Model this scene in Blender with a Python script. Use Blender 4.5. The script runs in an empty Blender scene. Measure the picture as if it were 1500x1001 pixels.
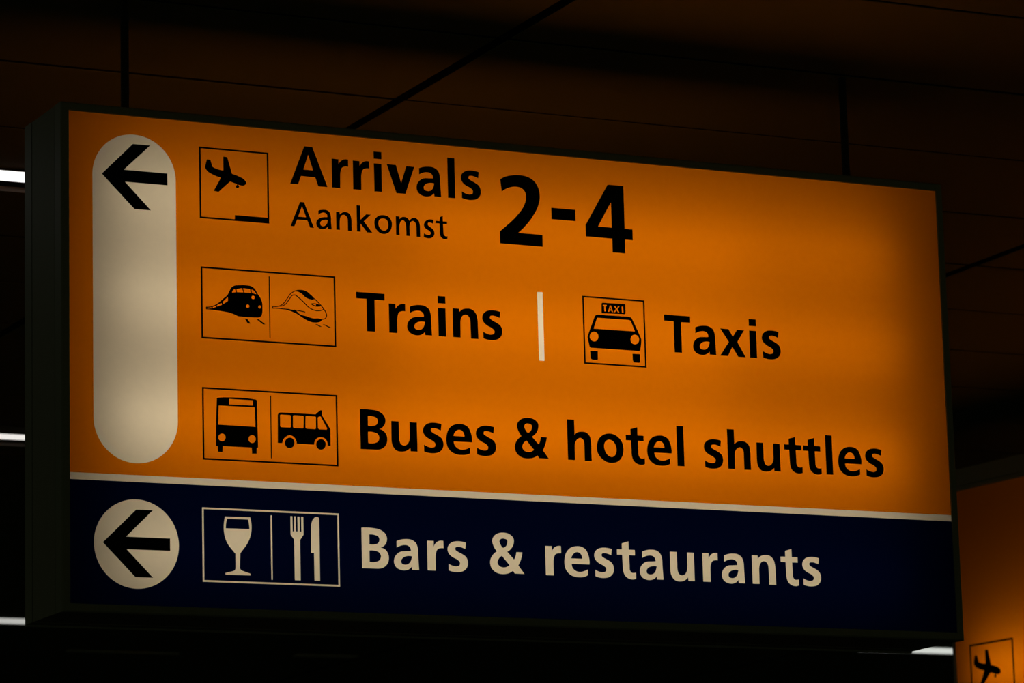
import bpy, bmesh, math, random
from mathutils import Vector, Matrix
from mathutils.geometry import tessellate_polygon

# ------------------------------------------------------------------ camera, world, exposure
ZS = 2.54                                   # height of the sign's lower edge above the floor
scene = bpy.context.scene
col = scene.collection
cam_data = bpy.data.cameras.new('camera')
cam = bpy.data.objects.new('camera', cam_data)
col.objects.link(cam)
cam_data.sensor_width = 36.0
cam_data.lens = 5478.867 / 1500.0 * 36.0
cam_data.clip_end = 200
RX = Vector((0.8986168, -0.4379517, -0.0261949))
RY = -Vector((0.0618363, 0.1855369, -0.9806897))
RZ = -Vector((0.4343548, 0.8796445, 0.1938078))
m = Matrix((RX, RY, RZ)).transposed().to_4x4()
m.translation = Vector((-2.443061, -6.939440, -0.942322 + ZS))
cam.matrix_world = m
cam_data.dof.use_dof = True
cam_data.dof.focus_distance = 7.75
cam_data.dof.aperture_fstop = 11.0
scene.camera = cam

world = bpy.data.worlds.new('dim_hall')
scene.world = world
world.use_nodes = True
wb = world.node_tree.nodes['Background']
wb.inputs['Color'].default_value = (1.0, 1.12, 0.40, 1)
wb.inputs['Strength'].default_value = 0.052

scene.view_settings.view_transform = 'Standard'
scene.view_settings.look = 'None'
scene.view_settings.gamma = 1.0
scene.view_settings.use_curve_mapping = False
scene.view_settings.exposure = 0.0
scene.cycles.use_denoising = True
scene.cycles.max_bounces = 8
scene.cycles.diffuse_bounces = 5
scene.cycles.transmission_bounces = 6

# ------------------------------------------------------------------ materials
def new_mat(name):
    mt = bpy.data.materials.new(name)
    mt.use_nodes = True
    nt = mt.node_tree
    for n in list(nt.nodes):
        nt.nodes.remove(n)
    out = nt.nodes.new('ShaderNodeOutputMaterial')
    return mt, nt, out

def matte(name, color, rough=0.6, spec=0.3, noise=0.0, scale=20.0, metal=0.0):
    mt, nt, out = new_mat(name)
    b = nt.nodes.new('ShaderNodeBsdfPrincipled')
    b.inputs['Roughness'].default_value = rough
    b.inputs['Specular IOR Level'].default_value = spec
    b.inputs['Metallic'].default_value = metal
    if noise > 0:
        tc = nt.nodes.new('ShaderNodeTexCoord')
        nz = nt.nodes.new('ShaderNodeTexNoise')
        nz.inputs['Scale'].default_value = scale
        nz.inputs['Detail'].default_value = 4
        rp = nt.nodes.new('ShaderNodeValToRGB')
        rp.color_ramp.elements[0].color = tuple(c * (1 - noise) for c in color) + (1,)
        rp.color_ramp.elements[1].color = tuple(c * (1 + noise) for c in color) + (1,)
        nt.links.new(tc.outputs['Object'], nz.inputs['Vector'])
        nt.links.new(nz.outputs['Fac'], rp.inputs['Fac'])
        nt.links.new(rp.outputs['Color'], b.inputs['Base Color'])
    else:
        b.inputs['Base Color'].default_value = color + (1,)
    nt.links.new(b.outputs['BSDF'], out.inputs['Surface'])
    return mt

def acrylic(name, trans, noise=0.03):
    """Backlit sheet: it only passes on the light of the tubes behind it."""
    mt, nt, out = new_mat(name)
    t = nt.nodes.new('ShaderNodeBsdfTranslucent')
    tc = nt.nodes.new('ShaderNodeTexCoord')
    nz = nt.nodes.new('ShaderNodeTexNoise')
    nz.inputs['Scale'].default_value = 60
    nz.inputs['Detail'].default_value = 3
    rp = nt.nodes.new('ShaderNodeValToRGB')
    rp.color_ramp.elements[0].color = tuple(c * (1 - noise) for c in trans) + (1,)
    rp.color_ramp.elements[1].color = tuple(c * (1 + noise) for c in trans) + (1,)
    nt.links.new(tc.outputs['Object'], nz.inputs['Vector'])
    nt.links.new(nz.outputs['Fac'], rp.inputs['Fac'])
    nt.links.new(rp.outputs['Color'], t.inputs['Color'])
    nt.links.new(t.outputs['BSDF'], out.inputs['Surface'])
    return mt

def glow(name, color, strength):
    mt, nt, out = new_mat(name)
    e = nt.nodes.new('ShaderNodeEmission')
    e.inputs['Color'].default_value = color + (1,)
    e.inputs['Strength'].default_value = strength
    nt.links.new(e.outputs['Emission'], out.inputs['Surface'])
    return mt

M_CEIL = matte('ceiling_panel_metal', (0.130, 0.165, 0.090), 0.65, 0.2, 0.10, 3.0)
M_SLAB = matte('ceiling_void', (0.012, 0.013, 0.010), 0.9, 0.1)
M_EDGE_SHADE = matte('panel_edge_shade', (0.008, 0.008, 0.007), 0.9, 0.05)  # panel side faces coloured near-black, painting the shade of the open seams
M_FLOOR = matte('floor_stone', (0.10, 0.10, 0.09), 0.7, 0.1, 0.15, 2.0)
M_WALL = matte('hall_wall_paint', (0.25, 0.25, 0.22), 0.8, 0.1, 0.1, 1.5)
M_TRACK = matte('ceiling_track_metal', (0.035, 0.040, 0.032), 0.6, 0.2)
M_FRAME = matte('sign_housing_metal', (0.25, 0.255, 0.26), 0.55, 0.2, 0.06, 30.0)
M_BEZEL = matte('sign_bezel_metal', (0.25, 0.265, 0.275), 0.5, 0.25, 0.06, 30.0)
M_GROOVE = matte('sign_groove', (0.03, 0.03, 0.03), 0.8, 0.1)
M_INNER = matte('sign_inner_paint', (0.30, 0.30, 0.30), 0.9, 0.0)
M_ROD = matte('rod_black_paint', (0.020, 0.021, 0.018), 0.6, 0.2)
M_BLACK = matte('black_film', (0.004, 0.004, 0.004), 0.7, 0.05)
M_ORANGE = acrylic('orange_acrylic', (0.84, 0.187, 0.0003))
M_WHITE = acrylic('cream_acrylic', (0.98, 0.785, 0.485))
M_BLUE = acrylic('navy_acrylic', (0.0003, 0.0022, 0.0155))
M_BLACKHOUSE = matte('lamp_housing', (0.015, 0.015, 0.013), 0.7, 0.1)
M_FIN = matte('lamp_reflector', (0.17, 0.16, 0.14), 0.6, 0.2)
M_OFFLAMP = matte('unlit_lamp_cover', (0.88, 0.88, 0.84), 0.5, 0.2)

# ------------------------------------------------------------------ mesh helpers
def link(name, verts, faces, mat, parent=None):
    me = bpy.data.meshes.new(name)
    me.from_pydata(verts, [], faces)
    me.validate()
    bm = bmesh.new()
    bm.from_mesh(me)
    bmesh.ops.recalc_face_normals(bm, faces=bm.faces)
    bm.to_mesh(me)
    bm.free()
    if mat:
        me.materials.append(mat)
    o = bpy.data.objects.new(name, me)
    col.objects.link(o)
    if parent:
        o.parent = parent
    return o

def empty(name, loc, rz=0.0):
    o = bpy.data.objects.new(name, None)
    o.empty_display_size = 0.1
    col.objects.link(o)
    o.location = loc
    o.rotation_euler = (0, 0, rz)
    return o

def tag(o, label=None, cat=None, group=None, kind=None):
    if label: o['label'] = label
    if cat: o['category'] = cat
    if group: o['group'] = group
    if kind: o['kind'] = kind
    return o

class MB:
    def __init__(s):
        s.v = []; s.f = []
    def add(s, verts, faces):
        n = len(s.v)
        s.v += [tuple(v) for v in verts]
        s.f += [tuple(i + n for i in f) for f in faces]
    def box(s, x0, y0, z0, x1, y1, z1):
        s.add([(x0,y0,z0),(x1,y0,z0),(x1,y1,z0),(x0,y1,z0),(x0,y0,z1),(x1,y0,z1),(x1,y1,z1),(x0,y1,z1)],
              [(0,3,2,1),(4,5,6,7),(0,1,5,4),(1,2,6,5),(2,3,7,6),(3,0,4,7)])
    def tube(s, a, b, r, n=12):
        a = Vector(a); b = Vector(b); d = (b - a).normalized()
        u = d.orthogonal().normalized(); w = d.cross(u)
        vs = []
        for p in (a, b):
            for i in range(n):
                t = 2 * math.pi * i / n
                vs.append(p + u * (r * math.cos(t)) + w * (r * math.sin(t)))
        fs = [(i, (i + 1) % n, n + (i + 1) % n, n + i) for i in range(n)]
        fs += [tuple(range(n))[::-1], tuple(range(n, 2 * n))]
        s.add(vs, fs)
    def ring(s, prof, x0, z0, x1, z1):
        """Rectangular picture-frame ring; prof = closed list of (outset, y)."""
        n = len(prof); vs = []
        for (cx, cz, sx, sz) in ((x0,z0,-1,-1),(x1,z0,1,-1),(x1,z1,1,1),(x0,z1,-1,1)):
            for (o, y) in prof:
                vs.append((cx + sx * o, y, cz + sz * o))
        fs = []
        for k in range(4):
            for i in range(n):
                j = (i + 1) % n; k2 = (k + 1) % 4
                fs.append((k*n+i, k*n+j, k2*n+j, k2*n+i))
        s.add(vs, fs)
    def build(s, name, mat, parent=None):
        return link(name, s.v, s.f, mat, parent)

# outlines: "x,z" smooth point, "x,z!" corner, tenth-millimetres in the plane of a sign face
def parse(s):
    out = []
    for t in s.split():
        c = t.endswith('!')
        x, z = t.rstrip('!').split(',')
        out.append((float(x) * 1e-4, float(z) * 1e-4, c))
    return out

def smooth(pts, closed=True, step=5):
    """Hermite outline through the points; long straight stems keep their direction up to the bend."""
    n = len(pts); V = [Vector(p[:2]) for p in pts]; out = []
    def direction(i):
        if pts[i][2] or (not closed and i in (0, n - 1)):
            return None
        d1 = V[i] - V[i - 1]; d2 = V[(i + 1) % n] - V[i]
        l1 = max(d1.length, 1e-9); l2 = max(d2.length, 1e-9)
        if pts[(i + 1) % n][2] and l2 > 1.5 * l1:
            return d2 / l2
        if pts[i - 1][2] and l1 > 1.5 * l2:
            return d1 / l1
        return (d1 / l1 * l2 + d2 / l2 * l1).normalized()
    D = [direction(i) for i in range(n)]
    for i in range(n if closed else n - 1):
        j = (i + 1) % n
        a, b = V[i], V[j]
        out.append((a.x, a.y))
        if D[i] is None and D[j] is None:
            continue
        L = (b - a).length
        ta = D[i] * L if D[i] is not None else None
        tb = D[j] * L if D[j] is not None else None
        if ta is None:
            ta = ((b - a) * 2 - tb).normalized() * L
        if tb is None:
            tb = ((b - a) * 2 - ta).normalized() * L
        for k in range(1, step):
            t = k / step
            h1 = 2*t**3 - 3*t**2 + 1; h2 = t**3 - 2*t**2 + t; h3 = -2*t**3 + 3*t**2; h4 = t**3 - t**2
            q = a * h1 + ta * h2 + b * h3 + tb * h4
            out.append((q.x, q.y))
    if not closed:
        out.append((V[-1].x, V[-1].y))
    return out

def circle(cx, cz, r, n=72):
    return [(cx + r * math.cos(2*math.pi*i/n), cz + r * math.sin(2*math.pi*i/n)) for i in range(n)]

def rect(x0, z0, x1, z1):
    return [(x0, z0), (x1, z0), (x1, z1), (x0, z1)]

def inside(pt, poly):
    x, z = pt; c = False; n = len(poly)
    for i in range(n):
        x1, z1 = poly[i]; x2, z2 = poly[i - 1]
        if (z1 > z) != (z2 > z) and x < (x2 - x1) * (z - z1) / (z2 - z1) + x1:
            c = not c
    return c

def fill(loops):
    """Even-odd fill of nested loops -> 2D verts, triangles."""
    depth = [sum(inside(l[0], o) for o in loops if o is not l) for l in loops]
    V = []; F = []
    for i, l in enumerate(loops):
        if depth[i] % 2:
            continue
        grp = [l] + [h for j, h in enumerate(loops) if depth[j] == depth[i] + 1 and inside(h[0], l)]
        flat = [p for g in grp for p in g]
        tris = tessellate_polygon([[Vector((x * 1000, z * 1000, 0)) for x, z in g] for g in grp])
        n = len(V); V += flat
        F += [tuple(a + n for a in t) for t in tris]
    return V, F

def sheet(name, loops, mat, parent, y=0.0):
    V, F = fill(loops)
    return link(name, [(x, y, z) for x, z in V], F, mat, parent)

def film(name, groups, mat, parent, y=0.0, th=0.0012):
    """Cut film lying on a face: filled outlines of real thickness. groups = list of loop lists."""
    mb = MB()
    for loops in groups:
        V, F = fill(loops)
        mb.add([(x, y - th, z) for x, z in V], F)
        for l in loops:
            n = len(l)
            mb.add([(x, y - th, z) for x, z in l] + [(x, y - 0.0001, z) for x, z in l],
                   [(i, (i + 1) % n, n + (i + 1) % n, n + i) for i in range(n)])
    return mb.build(name, mat, parent)

def stroke(pts, w):
    P = [Vector(p) for p in pts]; L = []; R = []
    for i, p in enumerate(P):
        d = (P[min(i + 1, len(P) - 1)] - P[max(i - 1, 0)]).normalized()
        nrm = Vector((-d.y, d.x)) * (w / 2)
        L.append(tuple(p + nrm)); R.append(tuple(p - nrm))
    return L + R[::-1]

def shift(loops, dx, dz, s=1.0, ox=0.0, oz=0.0):
    return [[((x - ox) * s + dx, (z - oz) * s + dz) for x, z in l] for l in loops]

def outline(data):
    return [smooth(parse(s)) for s in data]

def frame_loops(b, lw):
    x0, z0, x1, z1 = [v * 1e-4 for v in b]
    return [rect(x0, z0, x1, z1), rect(x0 + lw, z0 + lw, x1 - lw, z1 - lw)]

def box_loop(b):
    return rect(*[v * 1e-4 for v in b])

# ------------------------------------------------------------------ outlines of the lettering and pictograms
GLYPHS = {
    'A': ['326,830! 504,830! 834,2! 631,2! 567,189! 241,189! 174,9! 0,9!', '412,662! 520,331! 296,331!'],
    'r': ['0,620! 150,620! 150,505! 199,579 263,621 371,630! 371,477! 306,477 235,449 197,373 184,278 181,4! 0,4!'],
    'e': ['46,266! 49,351 22,473 -38,582 -143,635 -261,639 -392,600 -490,501 -537,361 -541,245 -513,140 -434,48 -306,-7 -188,-14 -70,3 2,37! 2,158! -90,117 -185,97 -290,122 -352,177 -375,266!', '-381,378! -350,447 -301,497 -237,517 -171,498 -131,440 -121,378!'],
    's': ['413,612! 396,481! 321,508 238,520 173,500 169,458 223,417 328,368 414,307 449,212 431,105 352,24 232,-8 113,-6 7,22! 7,161! 94,121 188,109 261,142 269,191 217,247 111,296 30,357 -9,440 13,537 86,604 194,633 302,633'],
    't': ['-319,743! -158,792! -158,614! -13,614! -13,498! -154,498! -148,279 -142,173 -96,123 -48,121 0,131! 0,3! -77,-17 -173,-3 -266,62 -303,156 -311,273 -317,499! -439,499! -439,615! -319,615!'],
    'a': ['-496,451! -496,584! -398,619 -277,635 -157,624 -63,563 -23,468 -15,308 -7,137 0,2! -154,2! -161,71! -229,11 -314,-15 -422,-6 -516,44 -561,128 -544,246 -469,334 -359,377 -178,388! -192,462 -246,503 -318,511 -415,490', '-153,281! -267,282 -352,249 -400,187 -388,127 -333,104 -261,111 -194,162 -165,227'],
    'u': ['-582,620! -418,620! -415,361 -412,232 -371,140 -306,119 -230,152 -182,229 -168,370 -166,618! -5,618! -3,305! -3,6! -156,6! -161,84! -243,16 -364,-12 -482,12 -557,98 -585,261'],
    'n': ['-4,616! 141,616! 146,542! 222,606 331,634 452,615 530,542 566,424 572,258 578,-6! 410,-6! 404,324 390,430 325,496 243,484 192,423 168,315 165,0! -4,0!'],
    'B': ['0,831! 245,833 416,806 529,731 569,627 538,520 422,434! 536,389 599,272 579,127 485,31 313,-1 0,-2!', '172,698! 285,695 378,659 400,602 367,527 281,495 172,493!', '169,367! 292,366 391,330 427,253 388,172 302,135 169,133!'],
    '&': ['-173,459! -34,459! -51,372 -84,277 -137,182! 0,6! -222,6! -262,65! -349,14 -482,-13 -643,11 -758,106 -787,238 -736,360 -622,458! -701,575 -727,681 -681,777 -576,842 -472,857 -325,831 -230,741 -233,633 -289,532 -386,459! -231,299! -190,380', '-472,538 -538,608 -560,674 -520,724 -446,732 -379,700 -381,628 -421,565', '-509,369! -591,299 -617,218 -566,147 -478,124 -389,146 -341,180!'],
    'h': ['-3,875! 165,875! 165,542! 227,602 323,626 444,613 523,544 554,411 553,215 559,5! 394,5! 395,354 371,455 305,491 236,463 180,392 162,269 162,8! -3,8!'],
    'o': ['294,621 417,610 550,531 633,400 645,266 604,129 505,26 368,-10 232,8 99,92 22,210 13,344 58,481 157,577', '309,489 398,462 463,379 481,282 450,170 364,117 278,142 212,220 183,316 206,427'],
    'l': ['-5,870! 160,870! 160,0! -5,0!'],
    'T': ['-233,817! 406,817! 406,677! 176,677! 176,0! -2,0! -2,683! -233,683!'],
    'i': ['0,600! 170,600! 170,-2! 0,-2!', '-3,856! 172,856! 172,704! -3,704!'],
    'v': ['-209,608! -2,608! 112,218! 240,603! 423,603! 204,2! 0,2!'],
    'x': ['25,599! 224,599! 328,433! 442,596! 615,596! 432,324! 629,-3! 448,-3! 307,210! 187,-1! 0,-1! 226,315!'],
    '2': ['40,1399! 153,1465 303,1507 477,1527 676,1509 847,1420 942,1267 967,1085 926,898 826,707 683,512 427,261! 1003,261! 1003,2! 0,2! 0,266! 223,454 427,652 581,859 642,1047 616,1183 531,1251 407,1269 245,1237 69,1136!'],
    '-': ['5,873! 578,873! 578,624! 5,624!'],
    '4': ['-69,1495! 311,1495! 311,547! 500,547! 500,308! 308,308! 308,4! 3,4! 3,307! -632,307! -632,561!', '1,1119! 1,549! -336,549!'],
    'A_': ['219,526! 305,526! 519,1! 434,1! 375,149! 146,149! 82,2! 0,2!', '261,447! 351,211! 168,211!'],
    'a_': ['-292,290! -292,372! -217,398 -140,404 -49,368 -13,278 -10,147 0,0! -80,0! -82,54! -138,7 -209,-13 -292,9 -340,78 -323,166 -251,221 -159,246 -91,251! -102,314 -157,345 -218,334', '-89,193! -175,184 -237,153 -259,99 -230,55 -171,53 -115,95 -90,147'],
    'n_': ['0,386! 78,386! 80,323! 137,376 214,394 306,355 341,256 345,125 346,0! 265,0! 263,206 243,292 182,331 120,311 88,250 76,133 80,3! 0,3!'],
    'k_': ['4,558! 84,558! 84,254! 219,383! 324,383! 160,228! 347,-2! 236,-2! 84,181! 84,0! 4,0!'],
    'o_': ['214,395 329,366 396,269 400,181 354,61 243,-6 134,6 42,81 4,180 22,298 101,372', '213,325 287,298 320,219 312,136 245,67 173,67 115,121 89,207 115,285'],
    'm_': ['1,394! 81,394! 83,336! 131,381 194,394 265,371 308,315! 360,372 429,392 507,354 546,260 549,128 549,-10! 470,-10! 469,196 452,282 402,323 349,304 316,234 310,110 313,-7! 235,-7! 233,192 216,279 170,319 119,300 83,224 74,107 78,-4! 1,-2!'],
    's_': ['233,379! 222,299! 165,318 108,311 98,266 153,220 225,167 248,95 218,19 132,-23 53,-17 0,0! 8,74! 71,49 134,51 166,89 136,136 58,177 12,239 30,319 110,379 173,389'],
    't_': ['-156,459! -95,487! -95,367! 3,367! -1,314! -93,314! -88,140 -77,76 -46,49 5,53! 0,-6! -79,-12 -142,24 -169,90 -169,193 -172,317! -261,317! -260,368! -171,368!'],
}
TEXT = [  # row, baseline, glyphs with their reference x
    ('Arrivals', 8870, [('A', 4821), ('r', 5763), ('r', 6242), ('i', 6724), ('v', 7227), ('a', 8258), ('l', 8427), ('s', 8739)]),
    ('Aankomst', 7978, [('A_', 4816), ('a_', 5734), ('n_', 5842), ('k_', 6305), ('o_', 6705), ('m_', 7201), ('s_', 7835), ('t_', 8379)]),
    ('2-4', 7970, [('2', 9617), ('-', 10849), ('4', 12299)]),
    ('Trains', 5873, [('T', 6498), ('r', 6999), ('a', 7974), ('i', 8127), ('n', 8468), ('s', 9159)]),
    ('Taxis', 5873, [('T', 13735), ('a', 14757), ('x', 14857), ('i', 15602), ('s', 15922)]),
    ('Buses', 3390, [('B', 6300), ('u', 7585), ('s', 7730), ('e', 8791), ('s', 8944)]),
    ('ampersand', 3390, [('&', 10622)]),
    ('hotel', 3390, [('h', 11081), ('o', 11761), ('t', 12913), ('e', 13523), ('l', 13713)]),
    ('shuttles', 3382, [('s', 14377), ('h', 14954), ('u', 16253), ('t', 16803), ('t', 17282), ('l', 17413), ('e', 18260), ('s', 18422)]),
    ('Bars', 924, [('B', 6286), ('a', 7565), ('r', 7759), ('s', 8231)]),
    ('ampersand2', 924, [('&', 9979)]),
    ('restaur', 920, [('r', 10482), ('e', 11467), ('s', 11640), ('t', 12616), ('a', 13272)]),
    ('urants', 911, [('u', 14031), ('r', 14236), ('a', 15260), ('n', 15451), ('t', 16601), ('s', 16708)]),
]
PLANE = ['2982,9237! 3057,9232! 3094,9091! 3190,9053 3342,9032! 3343,9326! 3427,9321! 3528,8975! 3684,8931 3804,8868 3839,8799 3802,8759 3682,8757 3487,8813! 3229,8571! 3124,8588! 3287,8877! 3113,8926 2994,8988 2935,9069!', '3681,8723 3677,8706 3664,8693 3648,8688 3631,8691 3619,8701 3615,8717 3620,8734 3632,8747 3649,8753 3665,8750 3677,8739', '3640,8768! 3664,8770! 3663,8719! 3639,8717!']
RUNWAY = ['3583,8112! 4337,8112! 4337,7991! 3583,7991!']
ARROW1 = ['705,8748! 1373,9420! 1745,9420! 1173,8865! 2114,8865! 2114,8619! 1192,8619! 1748,8067! 1402,8067!']
ARROW2 = ['689,1238! 1393,1919! 1743,1919! 1174,1365! 2106,1365! 2106,1117! 1181,1117! 1735,564! 1369,564!']
TRAIN = ['2925,6134! 2931,6151! 3046,6168 3172,6230 3298,6338 3404,6435 3446,6518 3479,6580 3542,6628 3658,6648 3805,6656 3931,6641 4003,6586 4055,6500 4117,6414 4154,6327 4160,6207 4154,6087 4122,6025 4048,6000! 3817,5993! 3649,5994 3566,6024 3441,6060 3253,6081 3066,6094 2931,6097!', '3498,6481! 3509,6522 3541,6550 3568,6560! 3582,6493!', '3594,6564! 3720,6592! 3750,6503! 3603,6497!', '3741,6594! 3898,6585! 3912,6500! 3765,6500!', '3925,6579! 3972,6564 4009,6527 4034,6482! 3933,6503!', '3997,6416 3992,6397 3977,6382 3958,6376 3940,6380 3926,6392 3921,6411 3926,6430 3940,6444 3959,6450 3978,6447 3992,6434', '3876,6224 3871,6205 3857,6191 3838,6185 3819,6188 3806,6201 3801,6219 3806,6238 3820,6252 3839,6258 3858,6255 3872,6242', '4139,6226 4134,6208 4121,6194 4103,6188 4085,6192 4072,6204 4068,6221 4073,6239 4086,6253 4104,6258 4122,6255 4135,6243', '3289,6272! 3407,6385! 3410,6302! 3301,6229!', '3161,6196! 3266,6252! 3276,6211! 3171,6169!', '3067,6154! 3146,6185! 3150,6159! 3077,6131!', '2952,6126! 3046,6148! 3050,6125! 2956,6111!', '3774,5958! 3827,5956! 3895,5865! 3836,5863!', '4031,5965! 4073,5966! 4221,5868! 4172,5865!']
FAST_FILL = ['4882,6611! 4957,6638 5042,6646 5138,6625 5233,6561 5323,6480! 5295,6460 5220,6463 5114,6502 5041,6568 4967,6599', '4621,6218! 4769,6218 4875,6209! 4918,6188 4980,6136 5129,6098 5277,6065 5427,6067 5480,6055! 5458,6013 5404,5989 5297,5978 5191,5999 5064,6057 4917,6138 4769,6188', '5351,6343 5415,6364 5453,6338 5389,6322', '5329,5948! 5382,5944! 5477,5898! 5428,5897!', '5500,5951! 5542,5950! 5681,5897! 5633,5894!']
FAST_LINE = ['4389,6259 4537,6273 4623,6328 4709,6434 4796,6551 4882,6607 4967,6635', '5317,6484 5422,6393 5516,6288 5575,6202 5589,6142 5566,6090 5474,6056', '4388,6217 4536,6223 4621,6218 4769,6218', '4393,6259 4392,6217', '4865,6210 4982,6202 5109,6185', '4537,6271 4601,6281 4676,6322 4751,6417 4838,6518 4891,6527 4965,6482 5091,6380 5196,6287 5302,6240 5408,6231 5494,6253 5533,6283', '5251,6367 5368,6369 5453,6338', '5453,6338 5346,6327 5251,6367']
TAXI = ['11843,6562 11897,6579! 12646,6584! 12689,6570 12720,6533! 12844,6288! 12910,6147 12927,6100! 12919,6002! 12893,5874 12871,5848! 11723,5846! 11681,5867 11667,5904! 11638,6037! 11636,6095 11670,6184! 11809,6512!', '11873,6512! 12654,6513! 12686,6496! 12783,6269! 11780,6268!', '11893,6102 11877,6048 11837,6006 11783,5989 11730,6000 11692,6036 11680,6088 11696,6142 11736,6184 11790,6201 11843,6190 11881,6154', '12878,6100 12861,6046 12821,6004 12766,5987 12713,5998 12675,6034 12662,6087 12679,6141 12720,6183 12774,6200 12827,6189 12865,6153', '11682,5778! 11863,5780! 11862,5618 11841,5592! 11735,5593 11704,5608 11688,5646!', '12703,5777! 12879,5779! 12875,5622 12857,5589! 12749,5591 12718,5612 12704,5650!', '11992,6814! 12002,6840 12034,6850! 12538,6853! 12561,6843 12565,6824! 12563,6658! 12551,6638 12530,6631! 12016,6620! 11992,6630 11987,6649!', '12018,6806! 12118,6807! 12115,6776! 12085,6776! 12092,6662! 12053,6661! 12049,6775! 12017,6775!', '12188,6798! 12223,6799! 12267,6660! 12231,6660! 12221,6686! 12185,6686! 12175,6660! 12137,6659!', '12204,6759! 12213,6717! 12192,6717!', '12283,6797! 12326,6798! 12356,6751! 12390,6798! 12431,6799! 12377,6729! 12424,6661! 12381,6660! 12350,6702! 12312,6659! 12271,6660! 12332,6730!', '12473,6796! 12514,6797! 12518,6659! 12477,6658!']
BUS = ['3142,4279! 3265,4296 3435,4305 3627,4310 3841,4306 3995,4290! 4012,4271! 4026,3301! 3992,3300! 3992,3177! 3894,3172! 3891,3297! 3253,3295! 3249,3174! 3152,3175! 3151,3290! 3111,3292! 3119,3769!', '3409,4274! 3930,4273! 3929,4165! 3408,4157!', '3178,4126! 3963,4129! 3976,3726! 3165,3731!', '3323,3477 3312,3436 3282,3405 3241,3392 3201,3401 3172,3429 3162,3468 3173,3509 3203,3540 3243,3553 3284,3544 3313,3516', '3979,3476 3968,3435 3938,3404 3897,3391 3856,3400 3827,3428 3817,3468 3828,3509 3858,3540 3899,3553 3940,3544 3969,3516']
MINIBUS = ['4469,3993 4492,4040 4546,4056! 5303,4058! 5337,4090! 5414,4150! 5451,4148! 5441,4055! 5629,3760! 5627,3420! 5564,3421! 5559,3492 5512,3561 5415,3590 5327,3561 5272,3488 5260,3426! 4877,3429! 4861,3507 4797,3575 4711,3591 4624,3546 4569,3472 4558,3423! 4461,3424!', '4534,4012! 4739,4013! 4761,3998! 4757,3771! 4739,3750! 4537,3749! 4516,3766! 4515,3995!', '4821,4014! 5025,4013! 5042,3997! 5034,3769! 5016,3748! 4817,3748! 4800,3763! 4800,3996!', '5097,4016! 5296,4013! 5313,3998! 5309,3768! 5292,3748! 5096,3748! 5075,3766! 5077,3999!', '5379,4015! 5422,4018! 5560,3777! 5544,3752! 5381,3747! 5351,3770! 5350,3994!', '4825,3441 4811,3386 4772,3345 4720,3328 4668,3340 4631,3377 4618,3430 4633,3484 4671,3526 4723,3543 4775,3531 4812,3494', '5519,3443 5504,3389 5465,3347 5412,3330 5361,3342 5323,3380 5310,3433 5325,3487 5364,3529 5416,3546 5468,3534 5506,3496']
GLASS = ['3293,1860! 3836,1866! 3861,1752 3864,1627 3836,1480 3755,1310 3665,1192 3613,1128! 3601,847! 3616,796 3682,763 3827,720! 3827,685! 3289,680! 3285,715! 3438,754 3494,785 3508,833! 3509,1113! 3444,1184 3346,1304 3281,1458 3261,1623 3269,1748', '3336,1818! 3789,1820! 3810,1725 3817,1625! 3305,1621! 3313,1719']
FORK = ['4715,1928! 4761,1927! 4761,1617! 4794,1618! 4794,1927! 4835,1926! 4835,1618! 4870,1619! 4870,1926! 4916,1925! 4916,1619! 4952,1620! 4952,1927! 5000,1927! 5000,1557! 4922,1450! 4922,622! 4793,622! 4793,1450! 4715,1546!']
KNIFE = ['5289,1937 5330,1928 5350,1887! 5348,627! 5226,627! 5224,1192! 5159,1196! 5167,1658 5178,1796 5221,1892']
BOX_PLANE = (2812, 7991, 4339, 9492)
BOX_TRAIN = (2822, 5490, 5793, 6982)
BOX_TAXI = (11533, 5491, 13032, 6969)
BOX_BUS = (2824, 3000, 5794, 4486)
BOX_BAR = (2798, 521, 5788, 2028)
DIV_TRAIN = (4312, 5585, 4331, 6878)
DIV_BUS = (4307, 3096, 4324, 4389)
DIV_BAR = (4280, 612, 4312, 1927)
BAR_WHITE = (10461, 5494, 10590, 6980)
LINE_WHITE = (-1, 2476, 20562, 2614)
PILL = (508, 4505, 2297, 6744)
# pill top/bottom 0.9619 0.2855
# ------------------------------------------------------------------ ceiling
HC = 1.276 + ZS                              # underside of the ceiling panels
SEAM0, PITCH, GAP = 0.092, 0.5447, 0.014
TRACK0, TPITCH, TGAP = 1.027, 2.262, 0.030
ceiling = tag(empty('ceiling', (0, 0, HC)), 'dark brown metal panel ceiling above the hanging signs', None, None, 'structure')
slab = MB(); slab.box(-12.0, -14.0, 0.10, 26.0, 24.5, 0.16)
slab.build('ceiling_slab', M_SLAB, ceiling)

px0, px1 = TGAP / 2, TPITCH - TGAP / 2
py0, py1 = GAP / 2, PITCH - GAP / 2
bv = 0.0012
pm = bpy.data.meshes.new('ceiling_panel')
pm.from_pydata([(px0+bv,py0+bv,0),(px1-bv,py0+bv,0),(px1-bv,py1-bv,0),(px0+bv,py1-bv,0),
                (px0,py0,bv),(px1,py0,bv),(px1,py1,bv),(px0,py1,bv),
                (px0,py0,0.045),(px1,py0,0.045),(px1,py1,0.045),(px0,py1,0.045)], [],
               [(0,3,2,1)] + [(i,(i+1)%4,4+(i+1)%4,4+i) for i in range(4)]
               + [(4+i,4+(i+1)%4,8+(i+1)%4,8+i) for i in range(4)] + [(8,9,10,11)])
pm.materials.append(M_CEIL)
pm.materials.append(M_EDGE_SHADE)
for k, p in enumerate(pm.polygons):
    p.material_index = 1 if 5 <= k < 9 else 0
pm.validate()
rnd = random.Random(4)
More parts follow.
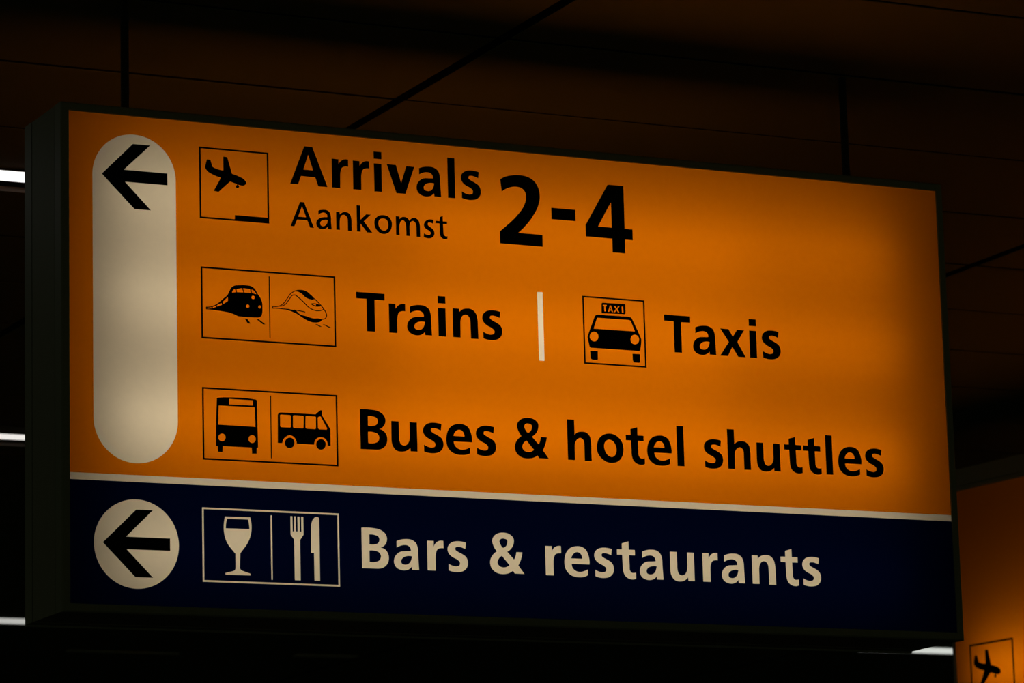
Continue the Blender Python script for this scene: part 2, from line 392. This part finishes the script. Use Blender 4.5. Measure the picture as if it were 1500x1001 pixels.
for r in range(-6, 43):
    y = SEAM0 + r * PITCH
    for c in range(-4, 7):
        x = TRACK0 + c * TPITCH
        # keep the panels around the cone of view (and a wide margin for a step aside)
        lo = -3.2 + 0.22 * y; hi = 4.6 + 0.60 * y
        if x + TPITCH < lo or x > hi:
            continue
        o = bpy.data.objects.new('ceiling_panel', pm)
        col.objects.link(o)
        o.parent = ceiling
        o.location = (x, y, rnd.uniform(0, 0.0015))
for c in range(-4, 8):
    x = TRACK0 + c * TPITCH
    t = MB()
    t.box(x - 0.011, -3.1, 0.022, x + 0.011, 24.0, 0.030)
    t.box(x - 0.0035, -3.1, 0.030, x + 0.0035, 24.0, 0.10)
    t.build('ceiling_track', M_TRACK, ceiling)

# ------------------------------------------------------------------ floor of the hall (below the picture)
fl = MB(); fl.box(-12.0, -14.0, -0.2, 26.0, 24.5, 0.0)
tag(fl.build('floor', M_FLOOR), 'dark stone floor of the hall below the signs', None, None, 'structure')

wb_ = MB(); wb_.box(-12.0, 24.5, 0.0, 26.0, 24.7, HC + 0.16)
tag(wb_.build('wall_back', M_WALL), 'dark far wall at the end of the hall', None, None, 'structure')

# ------------------------------------------------------------------ ceiling lights
def strip_light(name, label, x0, x1, ya, yb, strength, color, fin_y=None, fin_h=0.0125, endgap=0.010):
    root = tag(empty(name, ((x0 + x1) / 2, (ya + yb) / 2, HC)), label, 'ceiling light', 'strip lights in the ceiling')
    hx, hy = (x1 - x0) / 2, (yb - ya) / 2
    h = MB()
    h.box(-hx, -hy - 0.006, -0.004, hx, (fin_y - (ya + yb) / 2 + 0.004) if fin_y else hy + 0.006, 0.0)
    h.build('housing', M_BLACKHOUSE, root)
    d = MB()
    d.box(-hx + endgap, -hy, -0.0060, hx - endgap, hy, -0.0038)
    d.build('diffuser', glow(name + '_diffuser', color, strength), root)
    for sx in (-1, 1):
        e = MB(); xa = sx * hx; xb = sx * (hx - endgap)
        e.box(min(xa, xb), -hy - 0.004, -0.0085, max(xa, xb), hy + 0.004, -0.0038)
        e.build('end_cap', M_BLACKHOUSE, root)
    if fin_y:
        f = MB(); fy = fin_y - (ya + yb) / 2
        f.box(-hx, fy, -0.004 - fin_h, hx, fy + 0.003, -0.004)
        f.build('reflector_fin', M_FIN, root)
    return root

strip_light('strip_light', 'bright white strip light at the upper left beside the sign', -1.20, 1.005, 1.567, 1.661, 1.25, (1.0, 0.965, 0.945), 1.722)
strip_light('strip_light', 'white strip light at the left edge halfway down the sign', 1.05, 3.26, 5.129, 5.222, 0.86, (1.0, 0.96, 0.90), 5.285)
strip_light('strip_light', 'pale strip light low at the left edge beside the blue band', 1.66, 3.90, 9.97, 10.155, 0.47, (1.0, 1.0, 0.93))
strip_light('strip_light', 'pale strip light peeping out under the right end of the big sign', 8.03, 10.62, 10.00, 10.222, 0.66, (0.96, 1.0, 0.92), endgap=0.006)

def unlit(label, x0, x1, y, w):
    root = tag(empty('unlit_strip_light', ((x0 + x1) / 2, y, HC)), label, 'ceiling light', 'strip lights in the ceiling')
    b = MB(); hx = (x1 - x0) / 2
    b.box(-hx, -w / 2 - 0.01, -0.004, hx, w / 2 + 0.01, 0); b.build('housing', M_BLACKHOUSE, root)
    b = MB(); b.box(-hx + 0.01, -w / 2, -0.007, hx - 0.01, w / 2, -0.003); b.build('cover', M_OFFLAMP, root)
unlit('faint unlit strip in the ceiling below the wine glass pictogram', 3.90, 4.53, 11.16, 0.045)
unlit('faint unlit strip in the ceiling below the word Bars', 5.13, 5.50, 11.09, 0.09)

# ------------------------------------------------------------------ hanging lightbox signs
def lightbox(root, W, H, D, rim, tubes, rods, top_extra=0.0):
    """Body, bezels, tubes and rods of a double-sided hanging lightbox; face in the plane y = 0."""
    th = 0.004
    zt = H + rim + top_extra
    hb = MB()                                    # body shell: four sides, open to both faces
    i = rim - 0.004; o = rim - 0.0005
    ya, yb = 0.036, D - 0.042
    prof_y = ((ya, yb),)
    def shell(mb, ox, inset, y0, y1):
        x0, x1, z0, z1 = -ox, W + ox, -ox, H + ox + top_extra
        mb.box(x0, y0, z0, x1, y1, z0 + inset)
        mb.box(x0, y0, z1 - inset, x1, y1, z1)
        mb.box(x0, y0, z0 + inset, x0 + inset, y1, z1 - inset)
        mb.box(x1 - inset, y0, z0 + inset, x1, y1, z1 - inset)
    shell(hb, o, 0.003, ya + 0.003, yb - 0.003)
    hb.build('housing', M_FRAME, root)
    g = MB(); shell(g, o - 0.0035, 0.003, 0.010, D - 0.010)
    g.build('inner_shell', M_GROOVE, root)
    ln = MB(); shell(ln, o - 0.0070, 0.002, 0.012, D - 0.012)
    ln.build('liner', M_INNER, root)
    for nm, s, y0, y1 in (('front_bezel', 1, -0.004, ya), ('back_bezel', -1, D + 0.004, yb)):
        b = MB()
        # rounded outer edge, small lip over the face
        b.ring([(0.0, y0 + s*0.001), (0.0008, y0), (rim - 0.003, y0), (rim, y0 + s*0.003), (rim, y1),
                (rim - 0.004, y1), (rim - 0.004, y0 + s*0.010), (0.0, y0 + s*0.0035)], 0, 0, W, H)
        if top_extra:
            b.box(-rim, min(y0, y1), H + rim, W + rim, max(y0, y1), zt)
        if s < 0:                                # drip edge along the foot of the back bezel
            b.box(-rim, D - 0.006, -rim - 0.004, W + rim, D + 0.004, -rim)
        b.build(nm, M_BEZEL, root)
    for (x0, x1, z, r, tube_mat) in tubes:
        t = MB(); t.tube((x0, D / 2, z), (x1, D / 2, z), r, 10)
        tb = t.build('fluorescent_tube', tube_mat, root)
        for xe, s in ((x0, -1), (x1, 1)):
            c = MB(); c.tube((xe, D / 2, z), (xe + s * 0.025, D / 2, z), r * 1.1, 10)
            c.build('tube_cap', M_INNER, tb)
    for x in rods:
        r = MB()
        r.tube((x, D / 2, zt - 0.001), (x, D / 2, 1.276 + 0.03), 0.0085, 16)
        r.tube((x, D / 2, zt - 0.001), (x, D / 2, zt + 0.006), 0.020, 16)
        r.build('hanging_rod', M_ROD, root)

SW, SH, SD = 2.0570, 1.0, 0.2205
sign = tag(empty('direction_sign', (0, 0, ZS)),
           'large backlit orange and navy airport direction sign hanging from two rods, reading Arrivals, Trains, Taxis', 'sign')
def tube_glow(s):
    return glow('fluorescent_tube', (1.0, 0.97, 0.93), s)
# four full-length tubes of uneven age and three shorter, thinner ones in the middle
lightbox(sign, SW, SH, SD, 0.0172,
         [(0.10, 1.935, 0.84, 0.013, tube_glow(3.0)), (0.10, 1.945, 0.63, 0.013, tube_glow(3.4)),
          (0.10, 1.945, 0.38, 0.013, tube_glow(4.35)), (0.10, 1.945, 0.12, 0.013, tube_glow(2.85)),
          (0.72, 1.50, 0.585, 0.007, tube_glow(2.6)), (0.72, 1.50, 0.425, 0.007, tube_glow(1.7)),
          (0.78, 1.56, 0.805, 0.007, tube_glow(2.4))], (0.162, 1.893))

E4 = 1e-4
zl0, zl1 = LINE_WHITE[1] * E4, LINE_WHITE[3] * E4
pr = 0.0895; pcx = 0.1402; pz0, pz1 = 0.2855, 0.9619
def pill_loop():
    n = 40; L = []
    for k in range(n + 1):
        a = math.pi * k / n
        L.append((pcx + pr * math.cos(a), pz1 - pr + pr * math.sin(a)))
    for k in range(n + 1):
        a = math.pi + math.pi * k / n
        L.append((pcx + pr * math.cos(a), pz0 + pr + pr * math.sin(a)))
    return L
pill = pill_loop()
bar = box_loop(BAR_WHITE)
disc = circle(0.1400, 0.1229, 0.0896)

def glyph(ch, x, base):
    return [[(px + x * E4, pz + base * E4) for px, pz in smooth(parse(s))] for s in GLYPHS[ch]]

white_parts = [('wine_glass_pictogram', outline(GLASS)), ('fork_pictogram', outline(FORK)), ('knife_pictogram', outline(KNIFE)),
               ('pictogram_frame', frame_loops(BOX_BAR, 0.0036)), ('pictogram_divider', [box_loop(DIV_BAR)])]
black_letters = []
for row, base, items in TEXT:
    for ch, x in items:
        if base < 1000:
            white_parts.append(('letter', glyph(ch, x, base)))
        else:
            black_letters.append((ch, glyph(ch, x, base)))

edge = 0.006
orange = sheet('orange_panel', [rect(-edge, zl1, SW + edge, SH + edge), pill, bar], M_ORANGE, sign)
sheet('white_line', [rect(-edge, zl0, SW + edge, zl1)], M_WHITE, sign)
strip = sheet('arrow_strip', [pill], M_WHITE, orange)
sheet('divider_bar', [bar], M_WHITE, orange)
blue_loops = [rect(-edge, -edge, SW + edge, zl0), disc]
for nm, loops in white_parts:
    blue_loops += loops
blue = sheet('blue_panel', blue_loops, M_BLUE, sign)
sheet('arrow_disc', [disc], M_WHITE, blue)
for nm, loops in white_parts:
    sheet(nm, loops, M_WHITE, blue)
film('arrow', [outline(ARROW1)], M_BLACK, orange)
film('arrow', [outline(ARROW2)], M_BLACK, blue)
for ch, loops in black_letters:
    film('letter', [loops], M_BLACK, orange)
LW = 0.0033
film('pictogram_frame', [frame_loops(BOX_PLANE, LW)], M_BLACK, orange)
film('pictogram_frame', [frame_loops(BOX_TRAIN, LW)], M_BLACK, orange)
film('pictogram_frame', [frame_loops(BOX_TAXI, LW)], M_BLACK, orange)
film('pictogram_frame', [frame_loops(BOX_BUS, LW)], M_BLACK, orange)
film('pictogram_divider', [[box_loop(DIV_TRAIN)]], M_BLACK, orange)
film('pictogram_divider', [[box_loop(DIV_BUS)]], M_BLACK, orange)
plane_loops = outline(PLANE)
film('airplane_pictogram', [[l] for l in plane_loops], M_BLACK, orange)
film('runway_bar', [outline(RUNWAY)], M_BLACK, orange)
film('train_pictogram', [outline(TRAIN)], M_BLACK, orange)
fast = [[l] for l in outline(FAST_FILL)]
fast += [[stroke(smooth(parse(s), closed=False), 0.0017)] for s in FAST_LINE]
film('fast_train_pictogram', fast, M_BLACK, orange)
film('taxi_pictogram', [outline(TAXI)], M_BLACK, orange)
film('bus_pictogram', [outline(BUS)], M_BLACK, orange)
film('minibus_pictogram', [outline(MINIBUS)], M_BLACK, orange)
# the reverse face
sheet('back_orange_panel', [rect(-edge, zl1, SW + edge, SH + edge)], M_ORANGE, sign, SD)
sheet('back_white_line', [rect(-edge, zl0, SW + edge, zl1)], M_WHITE, sign, SD)
sheet('back_blue_panel', [rect(-edge, -edge, SW + edge, zl0)], M_BLUE, sign, SD)

# second sign, seen obliquely behind the right end of the first
ux, uy = 0.10784, -0.99417
S2X, S2Y = 4.5376 - 0.055 * ux, 3.7709 - 0.055 * uy
sign2 = tag(empty('direction_sign', (S2X, S2Y, ZS), math.atan2(uy, ux)),
            'second orange backlit sign with airplane pictogram, cut off at the right edge', 'sign')
W2 = 2.30
TUBE2 = tube_glow(4.7)
lightbox(sign2, W2, 1.0, 0.22, 0.0172, [(0.12, 1.10, 0.38, 0.013, TUBE2), (1.20, 2.18, 0.38, 0.013, TUBE2),
                                        (0.12, 1.10, 0.12, 0.013, TUBE2), (1.20, 2.18, 0.12, 0.013, TUBE2)],
         (0.62, 1.75), top_extra=0.058)
o2 = sheet('orange_panel', [rect(-edge, -edge, W2 + edge, 1.0 + edge)], M_ORANGE, sign2)
sheet('back_orange_panel', [rect(-edge, -edge, W2 + edge, 1.0 + edge)], M_ORANGE, sign2, 0.22)
k = 0.235 / 0.1526
bx, bz = BOX_PLANE[0] * E4, BOX_PLANE[3] * E4
ix, iz = 0.055 + 0.018, 0.4685
film('pictogram_frame', [[[(ix, iz - 0.235), (ix + 0.229, iz - 0.235), (ix + 0.229, iz), (ix, iz)],
                          [(ix + 0.0065, iz - 0.2285), (ix + 0.2225, iz - 0.2285), (ix + 0.2225, iz - 0.0065), (ix + 0.0065, iz - 0.0065)]]], M_BLACK, o2)
pl2 = shift(plane_loops, ix, iz, k, bx, bz)
film('airplane_pictogram', [[l] for l in pl2], M_BLACK, o2)
film('runway_bar', [shift(outline(RUNWAY), ix - 0.003, iz, k, bx, bz)], M_BLACK, o2)
